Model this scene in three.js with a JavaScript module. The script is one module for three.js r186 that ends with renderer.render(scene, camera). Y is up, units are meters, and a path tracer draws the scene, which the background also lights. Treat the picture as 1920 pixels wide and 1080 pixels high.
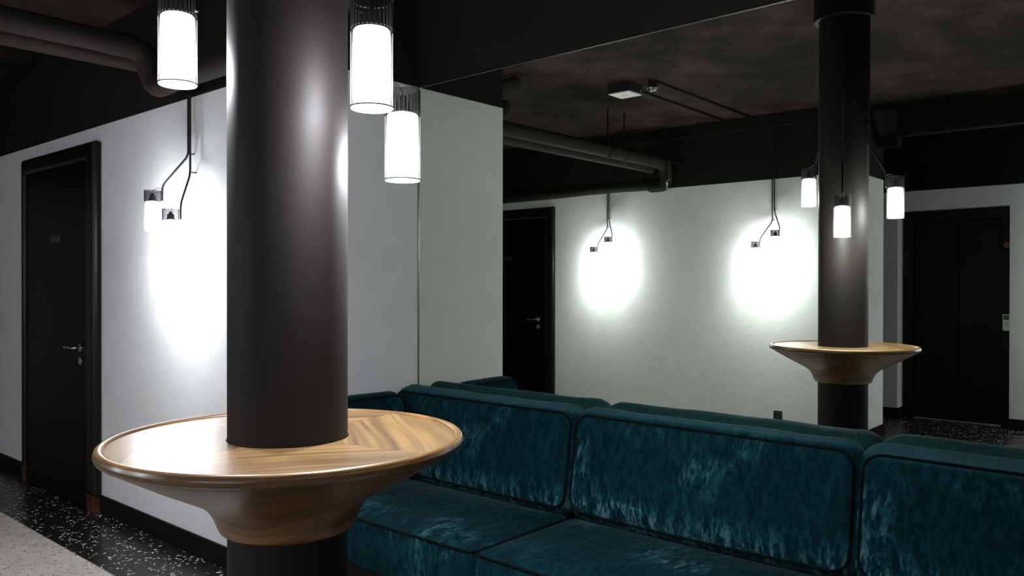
import * as THREE from 'three';
import { RoundedBoxGeometry } from 'three/addons/geometries/RoundedBoxGeometry.js';
import { mergeGeometries } from 'three/addons/utils/BufferGeometryUtils.js';

// ---------------------------------------------------------------- camera, exposure, light levels
const scene = new THREE.Scene();
scene.background = new THREE.Color(0x000000);
const camera = new THREE.PerspectiveCamera(39.37, 1920 / 1080, 0.05, 60);
camera.position.set(3.1296, 1.48, 2.8379);
camera.rotation.order = 'YXZ';
camera.rotation.set(-0.005, 0.719, 0.0012);
const renderer = new THREE.WebGLRenderer({ antialias: true });
renderer.toneMapping = THREE.LinearToneMapping;
renderer.toneMappingExposure = 1.1;
renderer.shadowMap.enabled = true;
const LAMP_CANDELA = 1.65;            // each lamp, all round
const LAMP_DOWN = 2.1;                // and its downward beam
const LAMP_COLOR = new THREE.Color().setRGB(0.965, 0.99, 1.015);
const LAMP_GLOW = 3.2;                // glow of the diffuser as the eye sees it

// ---------------------------------------------------------------- measurements (metres)
const D = 0.6666;        // front face of the left wall
const ZB = 4.733;        // face of the back wall (behind the camera, seen in the mirror)
const ZE = 6.70;         // face of the lift wall
const HW = 2.502;        // top of the white paint
const HC = 3.135;        // ceiling
const COL = { x: 1.5506, z: 1.8013, r: 0.1315 };

// ---------------------------------------------------------------- helpers
let seed = 7;
function rnd() { seed = (seed * 1664525 + 1013904223) >>> 0; return seed / 4294967296; }
function reseed(s) { seed = s >>> 0; }
const clamp = (x, a = 0, b = 1) => Math.min(b, Math.max(a, x));
const mixf = (a, b, t) => a + (b - a) * t;
const smooth = (a, b, x) => { const t = clamp((x - a) / (b - a)); return t * t * (3 - 2 * t); };
// tileable value noise: px, py are the lattice periods
function makeNoise(s) {
  reseed(s);
  const T = new Float32Array(65536);
  for (let i = 0; i < 65536; i++) T[i] = rnd();
  return (x, y, px, py) => {
    const x0 = Math.floor(x), y0 = Math.floor(y), fx = x - x0, fy = y - y0;
    const u = fx * fx * (3 - 2 * fx), v = fy * fy * (3 - 2 * fy);
    const m = (a, p) => ((a % p) + p) % p;
    const g = (a, b) => T[(m(a, px) * 251 + m(b, py) * 7919) & 65535];
    return mixf(mixf(g(x0, y0), g(x0 + 1, y0), u), mixf(g(x0, y0 + 1), g(x0 + 1, y0 + 1), u), v);
  };
}
function texture(w, h, fn, srgb) {
  const data = new Uint8Array(w * h * 4), c = [0, 0, 0];
  for (let y = 0; y < h; y++) for (let x = 0; x < w; x++) {
    fn(x / w, y / h, c);
    const o = (y * w + x) * 4;
    data[o] = clamp(c[0]) * 255; data[o + 1] = clamp(c[1]) * 255; data[o + 2] = clamp(c[2]) * 255; data[o + 3] = 255;
  }
  return asTexture(data, w, h, srgb);
}
function asTexture(data, w, h, srgb) {
  const t = new THREE.DataTexture(data, w, h, THREE.RGBAFormat);
  t.wrapS = t.wrapT = THREE.RepeatWrapping;
  t.magFilter = THREE.LinearFilter; t.minFilter = THREE.LinearMipmapLinearFilter; t.generateMipmaps = true;
  if (srgb) t.colorSpace = THREE.SRGBColorSpace;
  t.needsUpdate = true;
  return t;
}
function scaled(t, sx, sy, ox = 0, oy = 0, rot = 0) { const c = t.clone(); c.repeat.set(sx, sy); c.offset.set(ox, oy); c.rotation = rot; c.needsUpdate = true; return c; }

const used = new Map();
function numbered(name) {
  const n = used.get(name) || 0; used.set(name, n + 1);
  return n ? name + '_' + String(n).padStart(3, '0') : name;
}
function thing(name, label, category, [x, y, z] = [0, 0, 0], group) {
  const o = new THREE.Group(); o.name = numbered(name); o.position.set(x, y, z);
  o.userData = { label, category }; if (group) o.userData.group = group;
  scene.add(o); return o;
}
function struct(name, label) {
  const o = new THREE.Group(); o.name = numbered(name); o.userData = { kind: 'structure' }; if (label) o.userData.label = label;
  scene.add(o); return o;
}
function part(parent, name, geo, mat, pos, rot) {
  const m = new THREE.Mesh(geo, mat); m.name = name;
  if (pos) m.position.set(...pos); if (rot) m.rotation.set(...rot);
  m.castShadow = m.receiveShadow = true; parent.add(m); return m;
}
// box from two corners, with uv in metres
function box(x0, y0, z0, x1, y1, z1, r = 0) {
  const w = x1 - x0, h = y1 - y0, d = z1 - z0;
  const g = r > 0 ? new RoundedBoxGeometry(w, h, d, 3, Math.min(r, w / 2.01, h / 2.01, d / 2.01)) : new THREE.BoxGeometry(w, h, d);
  g.translate((x0 + x1) / 2, (y0 + y1) / 2, (z0 + z1) / 2);
  return metreUV(g);
}
function metreUV(g) {
  const p = g.attributes.position, n = g.attributes.normal, uv = new Float32Array(p.count * 2);
  for (let i = 0; i < p.count; i++) {
    const ax = Math.abs(n.getX(i)), ay = Math.abs(n.getY(i)), az = Math.abs(n.getZ(i));
    let u, v;
    if (ay >= ax && ay >= az) { u = p.getX(i); v = p.getZ(i); } else if (ax >= az) { u = p.getZ(i); v = p.getY(i); } else { u = p.getX(i); v = p.getY(i); }
    uv[i * 2] = u; uv[i * 2 + 1] = v;
  }
  g.setAttribute('uv', new THREE.BufferAttribute(uv, 2));
  return g;
}
const V = (x, y, z) => new THREE.Vector3(x, y, z);
// polyline with rounded bends as one tube
function bentTube(points, radius, bend = 0.03, radial = 10) {
  const path = new THREE.CurvePath(), P = points.map((a) => V(...a));
  let from = P[0];
  for (let i = 1; i < P.length; i++) {
    if (i === P.length - 1) { path.add(new THREE.LineCurve3(from, P[i])); break; }
    const a = P[i].clone().sub(P[i - 1]), b = P[i + 1].clone().sub(P[i]);
    const r = Math.min(bend, a.length() * 0.45, b.length() * 0.45);
    const p0 = P[i].clone().addScaledVector(a.normalize(), -r), p1 = P[i].clone().addScaledVector(b.normalize(), r);
    path.add(new THREE.LineCurve3(from, p0));
    path.add(new THREE.QuadraticBezierCurve3(p0, P[i].clone(), p1));
    from = p1;
  }
  // sample every piece so that bends stay round
  const pts = [];
  for (const c of path.curves) { const n = c.isLineCurve3 ? 1 : 6; for (let k = 0; k < n; k++) pts.push(c.getPoint(k / n)); }
  pts.push(P[P.length - 1]);
  const curve = new THREE.CurvePath();
  for (let i = 1; i < pts.length; i++) curve.add(new THREE.LineCurve3(pts[i - 1], pts[i]));
  curve.getPoint = (t) => { const f = clamp(t) * (pts.length - 1), k = Math.min(Math.floor(f), pts.length - 2); return pts[k].clone().lerp(pts[k + 1], f - k); };
  curve.getPointAt = curve.getPoint;
  curve.getTangentAt = curve.getTangent = (t) => {
    const f = clamp(t) * (pts.length - 1), k = Math.round(f);
    const a = pts[Math.max(0, k - 1)], b = pts[Math.min(pts.length - 1, k + 1)];
    return b.clone().sub(a).normalize();
  };
  const g = new THREE.TubeGeometry(curve, pts.length - 1, radius, radial, false);
  const caps = [P[0], P[P.length - 1]].map((q) => { const s = new THREE.SphereGeometry(radius, radial, 6); s.translate(q.x, q.y, q.z); return s; });
  return mergeGeometries([g, ...caps]);
}
const lathe = (pts, n = 64) => new THREE.LatheGeometry(pts.map(([r, y]) => new THREE.Vector2(r, y)), n);

// ---------------------------------------------------------------- materials
const nA = makeNoise(11), nB = makeNoise(23), nC = makeNoise(57);
const lin = (r, g, b) => new THREE.Color().setRGB(r, g, b);
const std = (o) => new THREE.MeshStandardMaterial(o);
const phys = (o) => new THREE.MeshPhysicalMaterial(o);

const plasterBump = texture(1024, 1024, (u, v, c) => {
  const a = nA(u * 24, v * 60, 24, 60), b = nB(u * 70, v * 150, 70, 150), d = nC(u * 9, v * 9, 9, 9);
  c[0] = c[1] = c[2] = 0.45 * d + 0.35 * a + 0.2 * b;
});
const plasterColor = texture(512, 512, (u, v, c) => {
  const d = 0.94 + 0.05 * nC(u * 5, v * 5, 5, 5) + 0.02 * nA(u * 40, v * 40, 40, 40);
  c[0] = c[1] = c[2] = d;
}, true);
const whitePlaster = std({ color: lin(0.765, 0.775, 0.775), roughness: 0.85, bumpMap: scaled(plasterBump, 1 / 1.6, 1 / 1.6), bumpScale: 0.0008, map: scaled(plasterColor, 1 / 2.7, 1 / 2.7) });
const darkPlaster = phys({ color: lin(0.0125, 0.0102, 0.0085), roughness: 0.85, specularIntensity: 0.3, bumpMap: scaled(plasterBump, 1 / 1.6, 1 / 1.6), bumpScale: 0.0015 });
const concreteColor = texture(512, 512, (u, v, c) => {
  let d = 0.55 + 0.3 * nC(u * 4, v * 4, 4, 4) + 0.25 * (nA(u * 12, v * 12, 12, 12) - 0.5) + 0.12 * (nB(u * 60, v * 60, 60, 60) - 0.5);
  if (nB(u * 40 + 9, v * 40, 40, 40) > 0.94) d *= 0.6;
  c[0] = d; c[1] = d * 0.985; c[2] = d * 0.96;
}, true);
const ceilingMat = phys({ color: lin(0.074, 0.056, 0.049), specularIntensity: 0.2, roughness: 0.95, map: scaled(concreteColor, 1 / 2.2, 1 / 2.2), bumpMap: scaled(plasterBump, 1 / 1.6, 1 / 1.6), bumpScale: 0.004 });
const blackSkirting = phys({ color: lin(0.004, 0.004, 0.004), roughness: 0.55, specularIntensity: 0.35 });
const doorBlack = phys({ color: lin(0.0022, 0.0021, 0.0024), roughness: 0.38, specularIntensity: 0.17 });
const doorFrameBlack = phys({ color: lin(0.003, 0.003, 0.0036), roughness: 0.36, specularIntensity: 0.5 });
const liftDark = phys({ color: lin(0.0085, 0.0062, 0.0066), roughness: 0.5, specularIntensity: 0.35 });
const columnPaint = phys({ color: lin(0.0078, 0.0054, 0.0048), roughness: 0.60, specularIntensity: 0.5 });
const rodMetal = std({ color: lin(0.03, 0.028, 0.028), roughness: 0.4, metalness: 0.6 });
const chrome = std({ color: lin(0.62, 0.58, 0.52), roughness: 0.22, metalness: 1 });
const steel = std({ color: lin(0.45, 0.45, 0.44), roughness: 0.38, metalness: 1 });
const pipeMat = phys({ color: lin(0.022, 0.0175, 0.0145), roughness: 0.8, specularIntensity: 0.3 });
const mirrorMat = std({ color: lin(0.85, 0.90, 0.79), roughness: 0.0, metalness: 1 });
const mirrorTrim = std({ color: lin(0.22, 0.22, 0.21), roughness: 0.25, metalness: 1 });
const glassMat = phys({ color: lin(0.52, 0.52, 0.54), roughness: 0.04, transmission: 1, thickness: 0, ior: 1.5 });
const diffuserMat = std({ color: lin(0.8, 0.8, 0.8), roughness: 0.6, emissive: lin(1.0, 0.99, 0.975), emissiveIntensity: LAMP_GLOW });
const socketMat = std({ color: lin(0.025, 0.024, 0.024), roughness: 0.4, metalness: 0.3 });
const blackPlastic = std({ color: lin(0.012, 0.012, 0.012), roughness: 0.4 });
const conduitMat = phys({ color: lin(0.012, 0.010, 0.009), roughness: 0.7, specularIntensity: 0.3 });
const whitePlastic = std({ color: lin(0.72, 0.71, 0.66), roughness: 0.5 });
const plateMat = std({ color: lin(0.05, 0.048, 0.045), roughness: 0.4, metalness: 0.7 });

// velvet: crushed nap, streaks running along v. Back cushions: light on the low and left edges is painted into the colour.
function velvetMap(s, w, h, TW, TH, zoneAt, paintedSheenAt = () => 0) { // w x h pixels over TW x TH metres
  const m1 = makeNoise(s), m2 = makeNoise(s + 3), m3 = makeNoise(s + 6), X = (d) => Math.round(TW / d), Y = (d) => Math.round(TH / d);
  return texture(w, h, (u, v, c) => {
    const warp = (m2(u * X(0.10), v * Y(0.12), X(0.10), Y(0.12)) - 0.5) * 0.035 / TW, U = u + warp;
    const big = 0.6 * m1(u * X(0.22), v * Y(0.18), X(0.22), Y(0.18)) + 0.4 * m3(u * X(0.08), v * Y(0.10), X(0.08), Y(0.10));
    const zone = zoneAt(u, v, big);
    const med = m1(U * X(0.020), v * Y(0.045), X(0.020), Y(0.045)), fine = m2(U * X(0.0085), v * Y(0.022), X(0.0085), Y(0.022)), hair = m3(U * X(0.0040), v * Y(0.0085), X(0.0040), Y(0.0085));
    const st = 0.34 * med + 0.38 * fine + 0.28 * hair;
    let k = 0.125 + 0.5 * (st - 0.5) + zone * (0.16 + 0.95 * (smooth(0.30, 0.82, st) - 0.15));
    k = mixf(k, 0.68 + 0.16 * (st - 0.5) + 0.25 * (big - 0.5), paintedSheenAt(u, v)); // sheen of the cushion tops, painted in as a paler colour
    k = clamp(k, 0, 1); const q = k * 0.85 + 0.15 * k * k;
    c[0] = mixf(0.015, 0.43, Math.pow(q, 1.35)); c[1] = mixf(0.17, 0.565, q); c[2] = mixf(0.20, 0.59, q);
  }, true);
}
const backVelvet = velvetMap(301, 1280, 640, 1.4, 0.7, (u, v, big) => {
  const low = smooth(0.42, 0.21, v), left = smooth(0.26, 0.10, u) * smooth(0.80, 0.55, v);  // painted light along the bottom and left edge
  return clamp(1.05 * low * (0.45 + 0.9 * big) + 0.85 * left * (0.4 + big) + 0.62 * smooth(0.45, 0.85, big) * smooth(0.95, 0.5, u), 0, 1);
}, (u, v) => smooth(0.772, 0.81, v));  // painted sheen on the top strip
const seatVelvet = velvetMap(411, 1024, 1024, 1.4, 1.4, (u, v, big) => 0.7 * smooth(0.42, 0.85, big));
const velvetBump = texture(1024, 1024, (u, v, c) => { c[0] = c[1] = c[2] = 0.5 * nA(u * 20, v * 12, 20, 12) + 0.3 * nB(u * 80, v * 36, 80, 36) + 0.2 * nC(u * 240, v * 120, 240, 120); });
function velvet(map, ox, oy) {
  return phys({
    color: lin(0.54, 0.55, 0.56), map, roughness: 0.85, specularIntensity: 0.12,
    sheen: 0.75, sheenColor: lin(0.24, 0.46, 0.47), sheenRoughness: 0.5,
    bumpMap: scaled(velvetBump, 1 / 1.4, 1 / 1.4, ox, oy), bumpScale: 0.005,
  });
}
const pipingMat = phys({ color: lin(0.0025, 0.0045, 0.0045), roughness: 0.8, specularIntensity: 0.15 });
const sofaBaseMat = phys({ color: lin(0.008, 0.007, 0.006), roughness: 0.7, specularIntensity: 0.3 });

// walnut veneer: grain along u
function woodTexture(s, dark) {
  const n1 = makeNoise(s), n2 = makeNoise(s + 5), n3 = makeNoise(s + 9);
  return texture(1024, 1024, (u, v, c) => {
    const wob = (n1(u * 2, v * 3, 2, 3) - 0.5) * 0.05 + (n3(u * 6, v * 8, 6, 8) - 0.5) * 0.008;
    const y = v + wob;
    const band = n2(u * 1.0 + 3, y * 20, 1, 20), fine = n1(u * 2, y * 60, 2, 60), thin = n3(u * 3, y * 150, 3, 150), pore = n3(u * 60, y * 250, 60, 250);
    let k = 0.20 * smooth(0.3, 0.9, band) + 0.36 * (fine - 0.25) + 0.26 * (thin - 0.4) + 0.10 * (pore - 0.5);
    k += 0.30 * smooth(0.76, 0.92, n2(u * 1 + 0.5, y * 17 + 4, 1, 17)) * (0.6 + 0.4 * thin);
    k = clamp(k * dark);
    c[0] = mixf(0.76, 0.30, k); c[1] = mixf(0.605, 0.205, k); c[2] = mixf(0.39, 0.11, k);
  }, true);
}
const woodA = woodTexture(101, 0.85), woodB = woodTexture(202, 1.0);
const veneer = (t, s, ox, oy) => phys({ color: lin(0.375, 0.365, 0.345), map: scaled(t, s, s, ox, oy), roughness: 0.38, clearcoat: 0.35, clearcoatRoughness: 0.22 });

// terrazzo: dashes of stone in a ground
function terrazzo(s, ground, chips, count, len, speck) {
  reseed(s);
  const N = 2048, data = new Uint8Array(N * N * 4);
  const g = makeNoise(s + 1);
  reseed(s + 2);
  for (let y = 0; y < N; y++) for (let x = 0; x < N; x++) {
    const o = (y * N + x) * 4, k = 0.9 + 0.2 * g(x / 40, y / 40, 51, 51) * 0.6 + 0.1 * (g(x / 3, y / 3, 683, 683) - 0.5);
    for (let c = 0; c < 3; c++) data[o + c] = clamp(ground[c] * k, 0, 255); data[o + 3] = 255;
  }
  for (let i = 0; i < count; i++) {
    const cx = rnd() * N, cy = rnd() * N, small = rnd() < speck;
    const L = (small ? 1.6 + rnd() * 2.2 : mixf(len[0], len[1], rnd())), W = small ? L * (0.5 + 0.5 * rnd()) : 1.8 + rnd() * 1.6;
    const a = rnd() * Math.PI, ca = Math.cos(a), sa = Math.sin(a), skew = (rnd() - 0.5) * 0.8, col = chips[Math.floor(rnd() * chips.length)], b = 0.7 + 0.3 * rnd();
    const R = Math.ceil(L + W);
    for (let dy = -R; dy <= R; dy++) for (let dx = -R; dx <= R; dx++) {
      const u = dx * ca + dy * sa, v = -dx * sa + dy * ca;
      if (Math.abs(u + v * skew) < L && Math.abs(v) < W * (1 - 0.25 * Math.abs(u) / L)) {
        const o = ((((Math.floor(cy) + dy + N) % N) * N) + ((Math.floor(cx) + dx + N) % N)) * 4;
        for (let c = 0; c < 3; c++) data[o + c] = clamp(col[c] * b, 0, 255);
      }
    }
  }
  return asTexture(data, N, N, true);
}
const TZ = 2.2;
const darkTerrazzo = std({ map: scaled(terrazzo(31, [20, 17.5, 18], [[250, 250, 250], [232, 234, 238], [252, 250, 246], [190, 188, 190]], 2500, [5.5, 11], 0.3), 1 / TZ, 1 / TZ), roughness: 0.3 });
const paleTerrazzo = std({ map: scaled(terrazzo(47, [168, 160, 153], [[28, 26, 26], [60, 52, 48], [40, 38, 40]], 4600, [4, 9.5], 0.3), 1 / TZ, 1 / TZ), roughness: 0.32 });
const oakMat = phys({ map: scaled(woodA, 1.2, 1.2), color: lin(0.13, 0.07, 0.04), roughness: 0.5 });

// ---------------------------------------------------------------- floor, ceiling, walls
{
  const f = struct('floor', 'terrazzo floor, black with white chips along the walls and pale with black chips in the middle');
  part(f, 'dark_terrazzo', box(-7, -0.1, -0.2, 6, 0, 1.098), darkTerrazzo);
  part(f, 'dark_terrazzo', box(-7, -0.1, 3.602, 6, 0, 7.2), darkTerrazzo);
  part(f, 'dark_terrazzo', box(5, -0.1, 1.098, 6, 0, 3.602), darkTerrazzo);
  part(f, 'pale_terrazzo', box(-7, -0.1, 1.102, 4.996, 0, 3.598), paleTerrazzo);
  part(f, 'divider_strip', mergeGeometries([box(-7, -0.1, 1.098, 5, 0.0008, 1.102), box(-7, -0.1, 3.598, 5, 0.0008, 3.602), box(4.996, -0.1, 1.102, 5, 0.0008, 3.598)]), steel);
  const c = struct('ceiling', 'bare concrete ceiling painted dark brown');
  part(c, 'concrete_slab', box(-7.2, HC, -0.2, 6.2, HC + 0.2, 7.4), ceilingMat);
  part(c, 'downstand_beam', box(0.86, 2.872, 5.25, 6, HC, 5.36, 0.006), darkPlaster);
  part(c, 'downstand_beam', box(0.70, 2.79, 5.27, 0.86, 2.905, 5.40, 0.006), darkPlaster);
}
function wall(name, label, x0, z0, x1, z1, top = HC) {
  const w = struct(name, label);
  part(w, 'white_plaster', box(x0, 0, z0, x1, HW, z1), whitePlaster);
  if (top > HW) part(w, 'dark_paint_band', box(x0, HW, z0, x1, top, z1), darkPlaster);
  return w;
}
wall('wall_left', 'white plaster wall with a black door, dark above', -7, D - 0.2, 0, D);
wall('wall_side', 'short white wall returning to the mirror', -0.2, 0, 0, D - 0.2);
wall('wall_front', 'wall behind the sofa that carries the mirror', -0.2, -0.2, 6, 0);
wall('wall_right', null, 6, -0.2, 6.2, 7.2);
wall('wall_back', 'white plaster wall with a dark door, seen in the mirror', -7, ZB, 0.667, ZB + 0.2);
wall('wall_corner', 'white end of the wall beside the lift, seen in the mirror', 0.467, ZB + 0.2, 0.667, 5.52);
wall('wall_passage', null, -7, 5.32, 0.467, 5.52);
wall('wall_end', null, -7.2, D - 0.2, -7, 7.2);
{
  const w = struct('wall_lift', 'white wall around the recessed lift door, seen in the mirror');
  const top = 2.292, x0 = 0.472, x1 = 1.54;
  part(w, 'white_plaster', box(-7, 0, ZE, x0, HW, ZE + 0.5), whitePlaster);
  part(w, 'white_plaster', box(x1, 0, ZE, 6, HW, ZE + 0.5), whitePlaster);
  part(w, 'white_plaster', box(x0, top, ZE, x1, HW, ZE + 0.5), whitePlaster);
  part(w, 'dark_paint_band', box(-7, HW, ZE, 6, HC, ZE + 0.5), darkPlaster);
  part(w, 'shaft_wall', box(x0, 0, ZE + 0.35, x1, top, ZE + 0.5), darkPlaster);
}
{ // skirtings
  const sk = (name, ...bx) => { const s = struct(name); for (const b of bx) part(s, 'skirting_board', box(...b, 0.004), blackSkirting); };
  sk('baseboard_left', [-7, 0, D, -3.70, 0.112, D + 0.014], [-2.30, 0, D, 0.014, 0.112, D + 0.014]);
  sk('baseboard_side', [0, 0, 0.014, 0.014, 0.112, D]);
  sk('baseboard_front', [0.014, 0, 0, 6, 0.112, 0.014]);
  sk('baseboard_back', [-7, 0, ZB - 0.014, -4.23, 0.112, ZB], [-2.79, 0, ZB - 0.014, 0.681, 0.112, ZB]);
  sk('baseboard_corner', [0.667, 0, ZB, 0.681, 0.112, 5.52], [0.467, 0, 5.52, 0.681, 0.112, 5.534]);
  sk('baseboard_lift', [-7, 0, ZE - 0.014, 0.486, 0.112, ZE], [1.526, 0, ZE - 0.014, 6, 0.112, ZE], [0.472, 0, ZE, 0.486, 0.112, ZE + 0.17]);
  const t = struct('trim_1', 'narrow dark ledge along the top of the back wall');
  part(t, 'ledge', box(-7, 3.01, ZB - 0.03, 0.69, HC, ZB, 0.005), darkPlaster);
}

// ---------------------------------------------------------------- mirror
{
  const m = thing('wall_mirror', 'huge frameless mirror filling the wall behind the teal sofa', 'mirror', [0, 0, 0]);
  part(m, 'mirror_glass', box(0.008, 0.13, 0.0005, 5.2, 2.497, 0.006), mirrorMat);
  part(m, 'edge_strip', box(0.0005, 0.13, 0.0005, 0.008, 2.502, 0.009, 0.002), mirrorTrim);
  part(m, 'edge_strip', box(0.008, 2.497, 0.0005, 5.2, 2.503, 0.009, 0.002), mirrorTrim);
}

// ---------------------------------------------------------------- doors
function makeDoor(name, label, xl, xr, face, dir, label2) {
  // opening side faces dir (+1 or -1) in z; xl, xr are the outer edges of the frame; built at face z
  const d = struct(name, label);
  d.position.set(0, 0, face); d.scale.z = 1;
  const w = 0.118, wl = dir > 0 ? 0.055 : 0.118, H = 2.40, dep = 0.06, s = dir;
  const zz = (a, b) => (s > 0 ? [a, b] : [-b, -a]);
  const bx = (x0, y0, x1, y1, a, b, r) => { const [p, q] = zz(a, b); return box(x0, y0, p, x1, y1, q, r); };
  // casing as one mitred, rounded U
  const sh = new THREE.Shape(), R = 0.035;
  sh.moveTo(xl, 0.112); sh.lineTo(xl, H - R); sh.quadraticCurveTo(xl, H, xl + R, H); sh.lineTo(xr - R * 0.3, H); sh.quadraticCurveTo(xr, H, xr, H - R * 0.3); sh.lineTo(xr, 0.112);
  sh.lineTo(xr - w, 0.112); sh.lineTo(xr - w, H - w); sh.lineTo(xl + wl, H - w); sh.lineTo(xl + wl, 0.112); sh.closePath();
  const g = new THREE.ExtrudeGeometry(sh, { depth: dep - 0.056, bevelEnabled: true, bevelThickness: 0.028, bevelSize: 0.024, bevelOffset: -0.024, bevelSegments: 6, curveSegments: 8 });
  g.translate(0, 0, 0.028); if (s < 0) { g.scale(1, 1, -1); flip(g); }
  part(d, 'door_frame', g, doorFrameBlack);
  part(d, 'plinth_block', bx(xl + 0.008, 0, xl + wl - 0.008, 0.112, 0, dep - 0.004, 0.004), oakMat);
  part(d, 'plinth_block', bx(xr - w + 0.004, 0, xr - 0.014, 0.112, 0, dep - 0.004, 0.004), oakMat);
  const leaf = part(d, 'door_leaf', bx(xl + wl + 0.004, 0.006, xr - w - 0.004, H - w - 0.004, 0, 0.040, 0.006), doorBlack);
  // stop bead between leaf and frame
  part(d, 'stop_bead', bx(xr - w - 0.022, 0.006, xr - w - 0.006, H - w - 0.006, 0.036, 0.048, 0.005), doorFrameBlack);
  const hx = xr - w - 0.115, hy = 1.055;
  const z0 = 0.040 * s, rose = new THREE.CylinderGeometry(0.026, 0.027, 0.009, 28); rose.rotateX(Math.PI / 2);
  const h = part(d, 'door_handle', mergeGeometries([
    rose.clone().translate(hx, hy, z0 + 0.005 * s),
    bentTube([[hx, hy, z0], [hx, hy, z0 + 0.055 * s], [hx - 0.135, hy - 0.002, z0 + 0.055 * s]], 0.0095, 0.016, 12),
  ].map((q) => q.index ? q.toNonIndexed() : q)), chrome);
  const cyl = new THREE.CylinderGeometry(0.007, 0.007, 0.012, 16); cyl.rotateX(Math.PI / 2);
  part(d, 'lock_rose', mergeGeometries([rose.clone().translate(hx, hy - 0.088, z0 + 0.005 * s), cyl.translate(hx, hy - 0.082, z0 + 0.012 * s)]), chrome);
  const px = (xl + xr) / 2 - 0.02;
  part(d, 'number_plate', bx(px - 0.085, 1.765, px + 0.085, 1.812, 0.040, 0.043, 0.001), plateMat);
  return d;
}
function flip(g) { // reverse winding after a mirroring
  if (g.index) { const a = g.index.array; for (let i = 0; i < a.length; i += 3) { const t = a[i]; a[i] = a[i + 2]; a[i + 2] = t; } }
  else for (const k of Object.keys(g.attributes)) { const at = g.attributes[k], n = at.itemSize; for (let i = 0; i < at.count; i += 3) for (let c = 0; c < n; c++) { const t = at.array[i * n + c]; at.array[i * n + c] = at.array[(i + 2) * n + c]; at.array[(i + 2) * n + c] = t; } }
  g.computeVertexNormals(); return g;
}
makeDoor('door_1', 'black door with rounded black frame, lever handle and brown plinth block', -3.61, -2.29, D, 1);
makeDoor('door_2', 'black door in the wall behind, seen in the mirror', -4.25, -2.79, ZB, -1);

// ---------------------------------------------------------------- lift door
{
  const d = struct('door_3', 'dark two-leaf lift door, seen in the mirror');
  const x0 = 0.486, x1 = 1.54, top = 2.292, z = ZE + 0.18;
  part(d, 'door_frame', mergeGeometries([box(x0, 0, z - 0.01, x0 + 0.105, top, z + 0.1, 0.003), box(x1 - 0.105, 0, z - 0.01, x1, top, z + 0.1, 0.003), box(x0 + 0.105, top - 0.12, z - 0.01, x1 - 0.105, top, z + 0.1, 0.003)]), liftDark);
  part(d, 'door_panel', box(x0 + 0.108, 0.012, z + 0.02, 1.026, top - 0.123, z + 0.05, 0.004), liftDark);
  part(d, 'door_panel', box(1.034, 0.012, z + 0.02, x1 - 0.108, top - 0.123, z + 0.05, 0.004), liftDark);
  part(d, 'sill', box(x0 + 0.105, 0, z - 0.01, x1 - 0.105, 0.010, z + 0.1), steel);
}
{
  const p = thing('lift_call_panel', 'small steel call panel with a button beside the lift door', 'call panel', [1.484, 1.085, ZE + 0.17]);
  part(p, 'plate', new RoundedBoxGeometry(0.068, 0.172, 0.008, 2, 0.003), steel, [0, 0, -0.004]);
  part(p, 'display', new RoundedBoxGeometry(0.05, 0.05, 0.004, 2, 0.001), std({ color: lin(0.02, 0.09, 0.07), roughness: 0.3 }), [0, 0.052, -0.0085]);
  part(p, 'button', new RoundedBoxGeometry(0.032, 0.032, 0.008, 2, 0.003), std({ color: lin(0.75, 0.70, 0.6), roughness: 0.4 }), [0, -0.012, -0.009]);
}
{
  const s = thing('round_sign', 'small round red prohibition sticker on the lift door frame', 'sign', [1.488, 1.893, ZE + 0.17]);
  const ring = new THREE.RingGeometry(0.022, 0.031, 36); ring.rotateY(Math.PI);
  const disc = new THREE.CylinderGeometry(0.031, 0.031, 0.0016, 36); disc.rotateX(Math.PI / 2);
  part(s, 'disc', disc, std({ color: lin(0.20, 0.15, 0.15), roughness: 0.6 }), [0, 0, -0.0008]);
  part(s, 'red_ring', ring, std({ color: lin(0.42, 0.11, 0.10), roughness: 0.6 }), [0, 0, -0.0020]);
  part(s, 'red_bar', new THREE.BoxGeometry(0.05, 0.007, 0.0006), std({ color: lin(0.42, 0.11, 0.10), roughness: 0.6 }), [0, 0, -0.0020], [0, 0, 0.75]);
  part(s, 'pictogram', new THREE.BoxGeometry(0.026, 0.006, 0.0005), blackPlastic, [0, 0, -0.0018]);
}
{
  const s = thing('power_socket', 'black wall socket low on the white wall above the sofa top in the mirror', 'socket', [-0.062, 0.214, ZB]);
  part(s, 'cover_plate', new RoundedBoxGeometry(0.086, 0.086, 0.01, 3, 0.004), blackPlastic, [0, 0, -0.005]);
  const cup = lathe([[0, -0.008], [0.019, -0.008], [0.019, 0.002], [0.022, 0.0035], [0.026, 0.002], [0.026, -0.002]], 32); cup.rotateX(-Math.PI / 2);
  part(s, 'socket_cup', cup, blackPlastic, [0, 0, -0.010]);
  for (const k of [-1, 1]) { const c = new THREE.CylinderGeometry(0.0028, 0.0028, 0.004, 10); c.rotateX(Math.PI / 2); part(s, 'contact', c, steel, [0.0095 * k, 0, -0.006]); }
}

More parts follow.
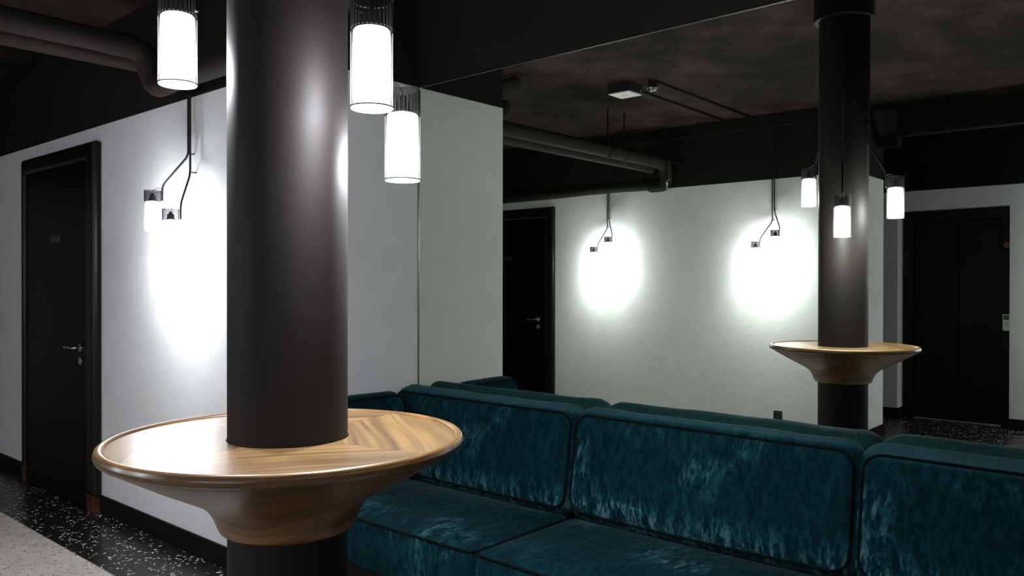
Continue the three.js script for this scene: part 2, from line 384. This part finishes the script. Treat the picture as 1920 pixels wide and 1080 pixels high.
// ---------------------------------------------------------------- column and its round table
{
  const c = struct('column', 'round dark brown steel column with a collar at the ceiling');
  c.position.set(COL.x, 0, COL.z);
  part(c, 'shaft', new THREE.CylinderGeometry(COL.r, COL.r, HC, 96, 1), columnPaint, [0, HC / 2, 0]);
  part(c, 'collar', lathe([[COL.r, 2.955], [0.157, 2.955], [0.159, 2.958], [0.159, HC]], 72), columnPaint);
  part(c, 'base_ring', lathe([[COL.r, 0.001], [0.1375, 0.001], [0.1375, 0.006], [COL.r, 0.010]], 72), columnPaint);
}
{
  const t = thing('column_table', 'round wooden high table with flared bowl underside fitted around the dark column', 'table', [COL.x, 0, COL.z]);
  const y0 = 1.134, rin = COL.r + 0.002, rout = 0.3775;
  const mats = [veneer(woodA, 1 / 0.62, 0.1, 0.37), veneer(woodB, 1 / 0.62, 0.3, 0.02), veneer(woodA, 1 / 0.62, 0.6, 0.7), veneer(woodB, 1 / 0.62, 0.8, 0.4)];
  for (let k = 0; k < 4; k++) {
    const a0 = THREE.MathUtils.degToRad(-12 + 90 * k), n = 28, pos = [], uv = [], idx = [], mid = a0 + Math.PI / 4, ct = Math.cos(mid), st = Math.sin(mid);
    const gap = 0.0004;
    const put = (r, a, y) => {
      const x = r * Math.cos(a), z = r * Math.sin(a); pos.push(x, y, z);
      uv.push(-x * st + z * ct, x * ct + z * st);
    };
    const rings = [[rin, y0 - 0.012], [rin, y0], [rin + 0.04, y0], [0.24, y0], [0.31, y0], [rout - 0.004, y0], [rout, y0 - 0.002], [rout, y0 - 0.012]];
    for (const [r, y] of rings) for (let i = 0; i <= n; i++) put(r, a0 + gap / r + (Math.PI / 2 - 2 * gap / r) * i / n, y);
    for (let j = 0; j < rings.length - 1; j++) for (let i = 0; i < n; i++) { const a = j * (n + 1) + i, b = a + n + 1; idx.push(a, a + 1, b, a + 1, b + 1, b); }
    const g = new THREE.BufferGeometry(); g.setAttribute('position', new THREE.Float32BufferAttribute(pos, 3)); g.setAttribute('uv', new THREE.Float32BufferAttribute(uv, 2)); g.setIndex(idx);
    const h = g.toNonIndexed(); h.computeVertexNormals();
    part(t, 'veneer_panel', h, mats[k]);
  }
  const turned = (pts, mat, name, us) => {
    const g = lathe(pts, 128), p = g.attributes.position, u = g.attributes.uv;
    const N = pts.length; let L = [0]; for (let i = 1; i < N; i++) L.push(L[i - 1] + Math.hypot(pts[i][0] - pts[i - 1][0], pts[i][1] - pts[i - 1][1]));
    for (let i = 0; i < p.count; i++) u.setXY(i, u.getX(i) * us, L[i % N] + 0.035 * Math.sin(u.getX(i) * 2 * Math.PI * 2 + 0.6));
    return part(t, name, g, mat);
  };
  const arc = (cx, cy, r, a, b, n) => [...Array(n + 1)].map((_, i) => { const t2 = mixf(a, b, i / n) * Math.PI / 180; return [cx + r * Math.cos(t2), cy + r * Math.sin(t2)]; });
  turned([[0.366, 1.1035], [0.378, 1.1105], ...arc(0.3822, 1.1250, 0.0128, -80, 35, 8), ...arc(0.3845, 1.1300, 0.0092, 30, 150, 8), [0.3768, 1.133], [0.3768, 1.124]], phys({ map: scaled(woodA, 1, 1 / 0.5, 0.2, 0.1), color: lin(0.40, 0.365, 0.31), roughness: 0.36, clearcoat: 0.35, clearcoatRoughness: 0.2 }), 'rim', 2);
  const under = phys({ map: scaled(woodA, 1, 1 / 0.55, 0.45, 0.33), color: lin(0.33, 0.29, 0.24), roughness: 0.42, clearcoat: 0.3, clearcoatRoughness: 0.25 });
  turned([[0.1565, 0.956], [0.161, 0.968], [0.1675, 0.979], [0.177, 0.992], [0.190, 1.004], [0.207, 1.0145], [0.240, 1.032], [0.284, 1.055], [0.330, 1.081], [0.360, 1.098], [0.372, 1.106], [0.378, 1.1105]], under, 'bowl', 2);
  turned([[COL.r + 0.002, 0.931], [0.141, 0.932], [0.1475, 0.936], [0.1515, 0.943], [0.1565, 0.956]], phys({ map: scaled(woodA, 1.4, 1 / 0.3, 0.15, 0.2), color: lin(0.48, 0.40, 0.31), roughness: 0.42, clearcoat: 0.3, clearcoatRoughness: 0.25 }), 'foot', 2);
}

// ---------------------------------------------------------------- lamps
const TUBE_R = 0.0435, TUBE_H = 0.222, DIFF_H = 0.163;
const glassTube = (() => { // reeded: fine flutes round the glass
  const n = 168, reeds = 28, pos = [], idx = [];
  for (const y of [0.004, TUBE_H]) for (let i = 0; i <= n; i++) { const a = i / n * 2 * Math.PI, r = TUBE_R - 0.0015 * Math.pow(Math.abs(Math.sin(a * reeds / 2)), 0.7) * -1 - 0.0015; pos.push(r * Math.cos(a), y, r * Math.sin(a)); }
  for (let i = 0; i < n; i++) { const b = i + n + 1; idx.push(i, b, i + 1, i + 1, b, b + 1); }
  const g = new THREE.BufferGeometry(); g.setAttribute('position', new THREE.Float32BufferAttribute(pos, 3)); g.setIndex(idx); g.computeVertexNormals(); return g;
})();
const ringGeo = (r, tube, y) => { const g = new THREE.TorusGeometry(r, tube, 8, 56); g.rotateX(Math.PI / 2); g.translate(0, y, 0); return g; };
const topRing = ringGeo(TUBE_R - 0.0008, 0.0013, TUBE_H);
const bottomRing = ringGeo(TUBE_R - 0.0002, 0.0016, 0.004);
const diffuserGeo = lathe([[0, 0.0002], [TUBE_R - 0.002, 0.0002], [TUBE_R - 0.0012, 0.002], [TUBE_R - 0.0035, 0.0045], [TUBE_R - 0.0055, 0.006], [TUBE_R - 0.0045, 0.03], [TUBE_R - 0.004, 0.08], [TUBE_R - 0.0045, 0.13], [TUBE_R - 0.0060, DIFF_H - 0.004], [TUBE_R - 0.009, DIFF_H], [0, DIFF_H]], 72);
const socketGeo = lathe([[0, DIFF_H + 0.0005], [0.024, DIFF_H + 0.0005], [0.024, DIFF_H + 0.008], [0.017, DIFF_H + 0.010], [0.017, DIFF_H + 0.030], [0.009, DIFF_H + 0.036], [0.006, DIFF_H + 0.046], [0, DIFF_H + 0.047]], 28);
const reedGeo = (() => { const a = []; for (let i = 0; i < 28; i++) { const t = i / 28 * 2 * Math.PI, g = new THREE.CylinderGeometry(0.0015, 0.0015, TUBE_H - DIFF_H - 0.002, 6); g.translate((TUBE_R - 0.0018) * Math.cos(t), (TUBE_H + DIFF_H) / 2, (TUBE_R - 0.0018) * Math.sin(t)); a.push(g); } return mergeGeometries(a); })();
function lampBody(root, side) { // side: angle of the rod round the lamp
  part(root, 'glass_tube', glassTube, glassMat);
  part(root, 'top_ring', topRing, rodMetal);
  part(root, 'bottom_ring', bottomRing, rodMetal);
  part(root, 'diffuser', diffuserGeo, diffuserMat);
  part(root, 'socket', socketGeo, socketMat);
  part(root, 'glass_ribs', reedGeo, rodMetal);
  const sx = Math.cos(side) * (TUBE_R + 0.006), sz = Math.sin(side) * (TUBE_R + 0.006);
  part(root, 'wire', bentTube([[sx, TUBE_H + 0.012, sz], [sx * 0.72, TUBE_H + 0.017, sz * 0.72], [sx * 0.3, TUBE_H + 0.013, sz * 0.3], [0, TUBE_H - 0.004, 0], [0, DIFF_H + 0.045, 0]], 0.0017, 0.012, 8), socketMat);
  const clip = new THREE.TorusGeometry(TUBE_R + 0.0008, 0.0012, 6, 40, 0.7); clip.rotateX(Math.PI / 2); clip.rotateY(-side + 0.35);
  part(root, 'clip', clip.translate(0, TUBE_H - 0.012, 0), rodMetal);
  const light = new THREE.PointLight(LAMP_COLOR, LAMP_CANDELA, 0, 2);
  light.position.set(0, 0.045, 0); light.castShadow = true; light.shadow.radius = 1.6; light.shadow.mapSize.set(512, 512);
  light.name = 'lamp_light';
  root.add(light);
  const beam = new THREE.SpotLight(LAMP_COLOR, LAMP_DOWN, 0, 1.56, 1, 2);
  beam.position.set(0, 0.06, 0); beam.target.position.set(0, -1, 0); beam.castShadow = true; beam.shadow.radius = 1.6; beam.name = 'lamp_beam';
  root.add(beam); root.add(beam.target);
}
// rod in the lamp's own axes: runs down at (bx, bz) from height top to bendY, then slants to the lamp's side
function lampRod(root, bx, bz, top, bendY, side, r = 0.0058) {
  const sx = Math.cos(side) * (TUBE_R + 0.006), sz = Math.sin(side) * (TUBE_R + 0.006);
  part(root, 'rod', bentTube([[bx, top, bz], [bx, bendY, bz], [sx, TUBE_H + 0.03, sz], [sx, TUBE_H - 0.05, sz]], r, 0.03, 10), rodMetal);
}
const columnLamps = [
  [1.304, 1.942, 1.937, 'lamp on a slanting rod at the left of the dark column, behind the table'],
  [1.829, 1.836, 1.788, 'upper of the two lamps on the right of the dark column'],
  [1.635, 1.730, 1.536, 'lowest lamp of the dark column, facing the mirror and overlapped by the upper one'],
];
for (const [x, y, z, label] of columnLamps) {
  const l = thing('column_lamp', label, 'lamp', [x, y, z], 'lit glass cylinder lamps around the column');
  const a = Math.atan2(z - COL.z, x - COL.x), side = a + Math.PI, rr = COL.r + 0.007;
  const bx = COL.x + rr * Math.cos(a) - x, bz = COL.z + rr * Math.sin(a) - z;
  lampBody(l, side);
  lampRod(l, bx, bz, 2.98 - y, TUBE_H + 0.185, side);
  // clamp that holds the rod to the column
  const cl = new RoundedBoxGeometry(0.014, 0.02, 0.024, 2, 0.003); cl.rotateY(-a);
  part(l, 'wall_clip', cl, rodMetal, [bx - 0.004 * Math.cos(a), TUBE_H + 0.30, bz - 0.004 * Math.sin(a)]);
}
function wallLamp(x, top, face, dir, rodX, bendY, label) {
  const y = top - TUBE_H, z = face + dir * 0.147;
  const l = thing('wall_lamp', label, 'lamp', [x, y, z], 'lit glass cylinder lamps in pairs on the walls');
  const side = dir > 0 ? -Math.PI / 2 + 0.5 : Math.PI / 2 - 0.5;
  lampBody(l, side);
  lampRod(l, rodX - x, -dir * (0.147 - 0.035), HC - y, bendY - y, side);
  const cy = new THREE.CylinderGeometry(0.0028, 0.0042, 0.036, 14); cy.rotateX(Math.PI / 2 * dir);
  part(l, 'wall_clip', cy, rodMetal, [rodX - x, bendY + 0.012 - y, -dir * (0.147 - 0.018)]);
}
wallLamp(-1.262, 1.988, D, 1, -1.081, 2.175, 'left and higher lamp of the pair on the white wall right of the black door');
wallLamp(-1.052, 1.876, D, 1, -1.059, 2.072, 'right and lower lamp of the pair on the white wall right of the black door');
wallLamp(-2.137, 1.898, ZB, -1, -2.031, 2.109, 'lower lamp of the pair next to the dark door reflected in the mirror');
wallLamp(-1.944, 2.004, ZB, -1, -2.012, 2.210, 'higher lamp of the pair next to the dark door reflected in the mirror');
wallLamp(-0.227, 1.893, ZB, -1, -0.108, 2.090, 'lower lamp of the pair next to the reflected column in the mirror');
wallLamp(-0.031, 1.996, ZB, -1, -0.090, 2.192, 'higher lamp of the pair next to the reflected column in the mirror');
wallLamp(2.40, 1.898, ZE, -1, 2.506, 2.109, 'lower lamp of the pair on the lift wall nearest the lift door');
wallLamp(2.593, 2.004, ZE, -1, 2.525, 2.210, 'higher lamp of the pair on the lift wall nearest the lift door');
wallLamp(3.75, 1.898, ZE, -1, 3.856, 2.109, 'lower lamp of the pair on the lift wall farther from the lift door');
wallLamp(3.943, 2.004, ZE, -1, 3.875, 2.210, 'higher lamp of the pair on the lift wall farther from the lift door');

// ---------------------------------------------------------------- sofa
function roundedRect(w, h, r, step) {
  const pts = [], hw = w / 2, hh = h / 2;
  const line = (x0, y0, x1, y1, nx, ny) => { const n = Math.max(1, Math.round(Math.hypot(x1 - x0, y1 - y0) / step)); for (let i = 0; i < n; i++) pts.push([mixf(x0, x1, i / n), mixf(y0, y1, i / n), nx, ny]); };
  const corner = (cx, cy, a0) => { const n = 8; for (let i = 0; i < n; i++) { const a = (a0 - 90 * i / n) * Math.PI / 180; pts.push([cx + r * Math.cos(a), cy + r * Math.sin(a), Math.cos(a), Math.sin(a)]); } };
  line(-hw + r, hh, hw - r, hh, 0, 1); corner(hw - r, hh - r, 90);
  line(hw, hh - r, hw, -hh + r, 1, 0); corner(hw - r, -hh + r, 0);
  line(hw - r, -hh, -hw + r, -hh, 0, -1); corner(-hw + r, -hh + r, -90);
  line(-hw, -hh + r, -hw, hh - r, -1, 0); corner(-hw + r, hh - r, 180);
  return pts; // clockwise seen from the front
}
const nS = makeNoise(77);
function cushion(parent, name, { w, h, t, r = 0.05, bf = 0.02, bs = 0.02, bb = 0.0, sd = 0, mat, pos, rot }) {
  const O = roundedRect(w, h, r, 0.02), n = O.length, rings = [];
  const soft = (x, y) => nS(x * 5 + 40 + sd * 3.7, y * 5 + 40 + sd * 1.9, 256, 256) - 0.5;
  // outline breathes a little, like stuffed cloth
  const outl = O.map(([x, y, nx, ny]) => { const k = 0.004 * soft(x * 0.7 + 3, y * 0.7); const sag = -0.004 * Math.cos(Math.PI * x / w) * (ny < -0.5 ? 1 : 0); return [x + nx * k, y + ny * k + sag, nx, ny]; });
  const face = (z, b, sgn) => { const out = []; for (let k = 0; k <= 14; k++) { const f = k / 14, q = 1 - Math.pow(1 - f, 1.6); out.push(outl.map(([x, y]) => { const X = x * q, Y = y * q; const edge = 1 - Math.pow(q, 3.2); const bul = b * Math.pow(Math.max(0, edge), 0.8) + 0.006 * soft(X * 1.2, Y * 1.2) * edge; return [X, Y, z + sgn * bul, X, Y]; })); } return out; };
  const pos2 = [], uv = [], idx = [];
  const addRings = (rs, reverse) => {
    const base = pos2.length / 3;
    for (const ring of rs) for (let i = 0; i <= n; i++) { const p = ring[i % n]; pos2.push(p[0], p[1], p[2]); uv.push(p[3], p[4]); }
    for (let j = 0; j < rs.length - 1; j++) for (let i = 0; i < n; i++) { const a = base + j * (n + 1) + i, b = a + n + 1; if (reverse) idx.push(a, a + 1, b, a + 1, b + 1, b); else idx.push(a, b, a + 1, a + 1, b, b + 1); }
  };
  addRings(face(t / 2, bf, 1), false);
  const side = [];
  for (let k = 0; k <= 10; k++) { const v = k / 10, z = t / 2 - t * v; side.push(outl.map(([x, y, nx, ny]) => { const o = bs * Math.pow(Math.sin(Math.PI * v), 0.75) * (1 + 0.22 * soft(x * 1.2, y * 1.2 + v)); return [x + nx * o, y + ny * o, z, x + nx * (t * v), y + ny * (t * v)]; })); }
  addRings(side, false);
  addRings(face(-t / 2, bb, -1), true);
  const g = new THREE.BufferGeometry(); g.setAttribute('position', new THREE.Float32BufferAttribute(pos2, 3)); g.setAttribute('uv', new THREE.Float32BufferAttribute(uv, 2)); g.setIndex(idx); g.computeVertexNormals();
  const c = part(parent, name, g, mat, pos, rot);
  for (const z of [t / 2, -t / 2]) {
    const loop = new THREE.CatmullRomCurve3(outl.filter((_, i) => i % 2 === 0).map(([x, y, nx, ny]) => V(x + nx * 0.002, y + ny * 0.002, z)), true);
    part(c, 'piping', new THREE.TubeGeometry(loop, n, 0.0052, 7, true), pipingMat);
  }
  return c;
}
{
  const s = thing('sofa', 'long teal crushed velvet sofa with dark piping standing against the mirror', 'sofa', [0, 0, 0]);
  part(s, 'base', box(0.02, 0.0, 0.05, 3.41, 0.06, 0.66, 0.005), sofaBaseMat);
  part(s, 'seat_frame', box(0.02, 0.06, 0.02, 3.41, 0.312, 0.745, 0.012), sofaBaseMat);
  const xs = [[0.012, 1.131], [1.143, 2.264], [2.276, 3.398]], tilt = -0.14;
  xs.forEach(([a, b], i) => {
    const w = b - a;
    cushion(s, 'seat_cushion', { w, h: 0.585, t: 0.195, r: 0.035, bf: 0.022, bs: 0.008, sd: 5 + i, mat: velvet(scaled(seatVelvet, 1 / 1.4, 1 / 1.4, 0.13 + 0.37 * i, 0.21 * i), 0.1 * i, 0.3), pos: [(a + b) / 2, 0.4215, 0.481], rot: [-Math.PI / 2, 0, 0] });
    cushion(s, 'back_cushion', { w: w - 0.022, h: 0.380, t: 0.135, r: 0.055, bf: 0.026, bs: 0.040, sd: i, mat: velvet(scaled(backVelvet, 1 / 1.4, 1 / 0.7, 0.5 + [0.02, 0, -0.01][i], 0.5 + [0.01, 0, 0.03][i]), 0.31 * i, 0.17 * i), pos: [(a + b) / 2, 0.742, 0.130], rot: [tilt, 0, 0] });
  });
  // cushion leaning on the short side wall
  const sc = cushion(s, 'side_cushion', { w: 0.40, h: 0.385, t: 0.13, r: 0.055, bf: 0.02, bs: 0.024, sd: 9, mat: velvet(scaled(seatVelvet, 1 / 1.4, 1 / 1.4, 0.2, 0.55), 0.6, 0.1), pos: [0.1, 0.742, 0.43], rot: [0, Math.PI / 2, 0] });
  sc.rotation.order = 'YXZ'; sc.rotation.set(-0.10, Math.PI / 2, 0);
}

// ---------------------------------------------------------------- pipes and ceiling fittings
{
  const p = thing('heating_pipe', 'thick dark pipe with elbows running under the ceiling towards the back wall', 'pipe', [-1.2, 2.735, 0.95]);
  part(p, 'pipe_run', bentTube([[0, 0, 0.10], [0, 0, 3.42]], 0.06, 0.02, 20), pipeMat);
  part(p, 'elbow', bentTube([[0, 0, 0.12], [0, 0, -0.06], [0.01, -0.19, -0.12], [0.14, -0.19, -0.12]], 0.064, 0.10, 20), pipeMat);
  part(p, 'pipe_run', bentTube([[0.12, -0.19, -0.12], [1.05, -0.19, -0.12]], 0.058, 0.02, 20), pipeMat);
  part(p, 'elbow', bentTube([[0, 0, 3.38], [0, 0, 3.60], [-0.03, -0.215, 3.66], [-0.20, -0.215, 3.66]], 0.066, 0.12, 20), pipeMat);
  part(p, 'pipe_run', bentTube([[-0.17, -0.205, 3.66], [-0.75, -0.19, 3.66], [-1.5, -0.205, 3.66], [-4.5, -0.205, 3.66]], 0.055, 0.2, 20), pipeMat);
  for (const z of [2.54, 2.82]) { part(p, 'hanger_rod', bentTube([[0, 0.05, z], [0, 0.40, z]], 0.008, 0.01, 8), conduitMat); part(p, 'pipe_clamp', (() => { const g = new THREE.TorusGeometry(0.0625, 0.006, 8, 32); g.translate(0, 0, z); return g; })(), rodMetal); }
}
{
  const p = thing('water_pipe', 'thinner dark pipe running beside the thick pipe under the ceiling', 'pipe', [-1.36, 2.70, 0.68]);
  part(p, 'pipe_run', bentTube([[0, 0, 0], [0, 0, 3.78]], 0.05, 0.02, 18), pipeMat);
  part(p, 'elbow', bentTube([[0, 0, 3.72], [0, 0, 3.92], [-0.2, 0, 3.94]], 0.054, 0.1, 18), pipeMat);
}
{
  const p = thing('pipe_stub', 'short capped pipe end high under the ceiling, just inside the mirror edge', 'pipe', [-1.02, 3.045, 1.93]);
  part(p, 'pipe_run', bentTube([[-1.2, 0, 0], [0, 0, 0]], 0.055, 0.02, 18), pipeMat);
  part(p, 'cap', (() => { const g = new THREE.SphereGeometry(0.064, 24, 14); g.scale(0.7, 1, 1); g.translate(0.01, 0, 0); return g; })(), pipeMat);
}
{
  const v = thing('drain_valve', 'little metal drain valve hanging beside the thick pipe elbow above the white wall', 'valve', [-1.165, 2.52, 4.42]);
  part(v, 'drop_tube', bentTube([[0.055, 0.22, 0.313], [0.055, 0.22, 0], [0.055, 0.02, 0]], 0.009, 0.03, 10), conduitMat);
  part(v, 'valve_body', lathe([[0, -0.03], [0.009, -0.03], [0.009, -0.012], [0.014, -0.010], [0.014, 0.006], [0.010, 0.010], [0.010, 0.024], [0, 0.024]], 18).translate(0.055, 0, 0), steel);
  part(v, 'lever', bentTube([[0.055, 0.004, -0.012], [0.07, 0.012, -0.02], [0.098, 0.026, -0.02]], 0.0042, 0.01, 8), steel);
  part(v, 'outlet', bentTube([[0.055, -0.028, 0], [0.055, -0.06, 0]], 0.0085, 0.01, 12), steel);
}
{
  const b = thing('ceiling_box', 'black box with a white perforated underside fixed to the dark ceiling', 'ceiling box', [-0.575, HC, 2.83]);
  part(b, 'housing', new RoundedBoxGeometry(0.21, 0.08, 0.21, 2, 0.006), blackPlastic, [0, -0.04, 0]);
  part(b, 'white_cover', new RoundedBoxGeometry(0.198, 0.008, 0.198, 2, 0.003), whitePlastic, [0, -0.082, 0]);
  for (const [x, z] of [[-0.016, 0], [0.016, 0], [0, 0.018], [0, -0.018]]) part(b, 'hole', new THREE.CylinderGeometry(0.0045, 0.0045, 0.002, 12), blackPlastic, [x, -0.0862, z]);
  part(b, 'side_emblem', new THREE.BoxGeometry(0.002, 0.016, 0.018), std({ color: lin(0.3, 0.3, 0.3), roughness: 0.5 }), [0.1055, -0.055, 0.075]);
  part(b, 'conduit', bentTube([[0, -0.012, 0.1], [-0.03, -0.012, 1.86]], 0.011, 0.02, 10), conduitMat);
}
{
  const b = thing('dome_detector', 'small black detector with a shiny dome on the dark ceiling', 'detector', [-0.33, HC, 2.86]);
  part(b, 'housing', lathe([[0.036, 0], [0.036, -0.045], [0.048, -0.050], [0.050, -0.058], [0.046, -0.062], [0, -0.062]], 40), blackPlastic);
  part(b, 'dome', lathe([[0, -0.090], [0.018, -0.087], [0.032, -0.078], [0.040, -0.062]], 40), std({ color: lin(0.5, 0.5, 0.5), roughness: 0.12, metalness: 0.9 }));
  part(b, 'conduit', bentTube([[0.02, -0.012, 0.03], [0, -0.012, 1.86]], 0.011, 0.02, 10), conduitMat);
}

scene.traverse((o) => { if (o.isMesh) { o.castShadow = true; o.receiveShadow = true; } });
renderer.render(scene, camera);
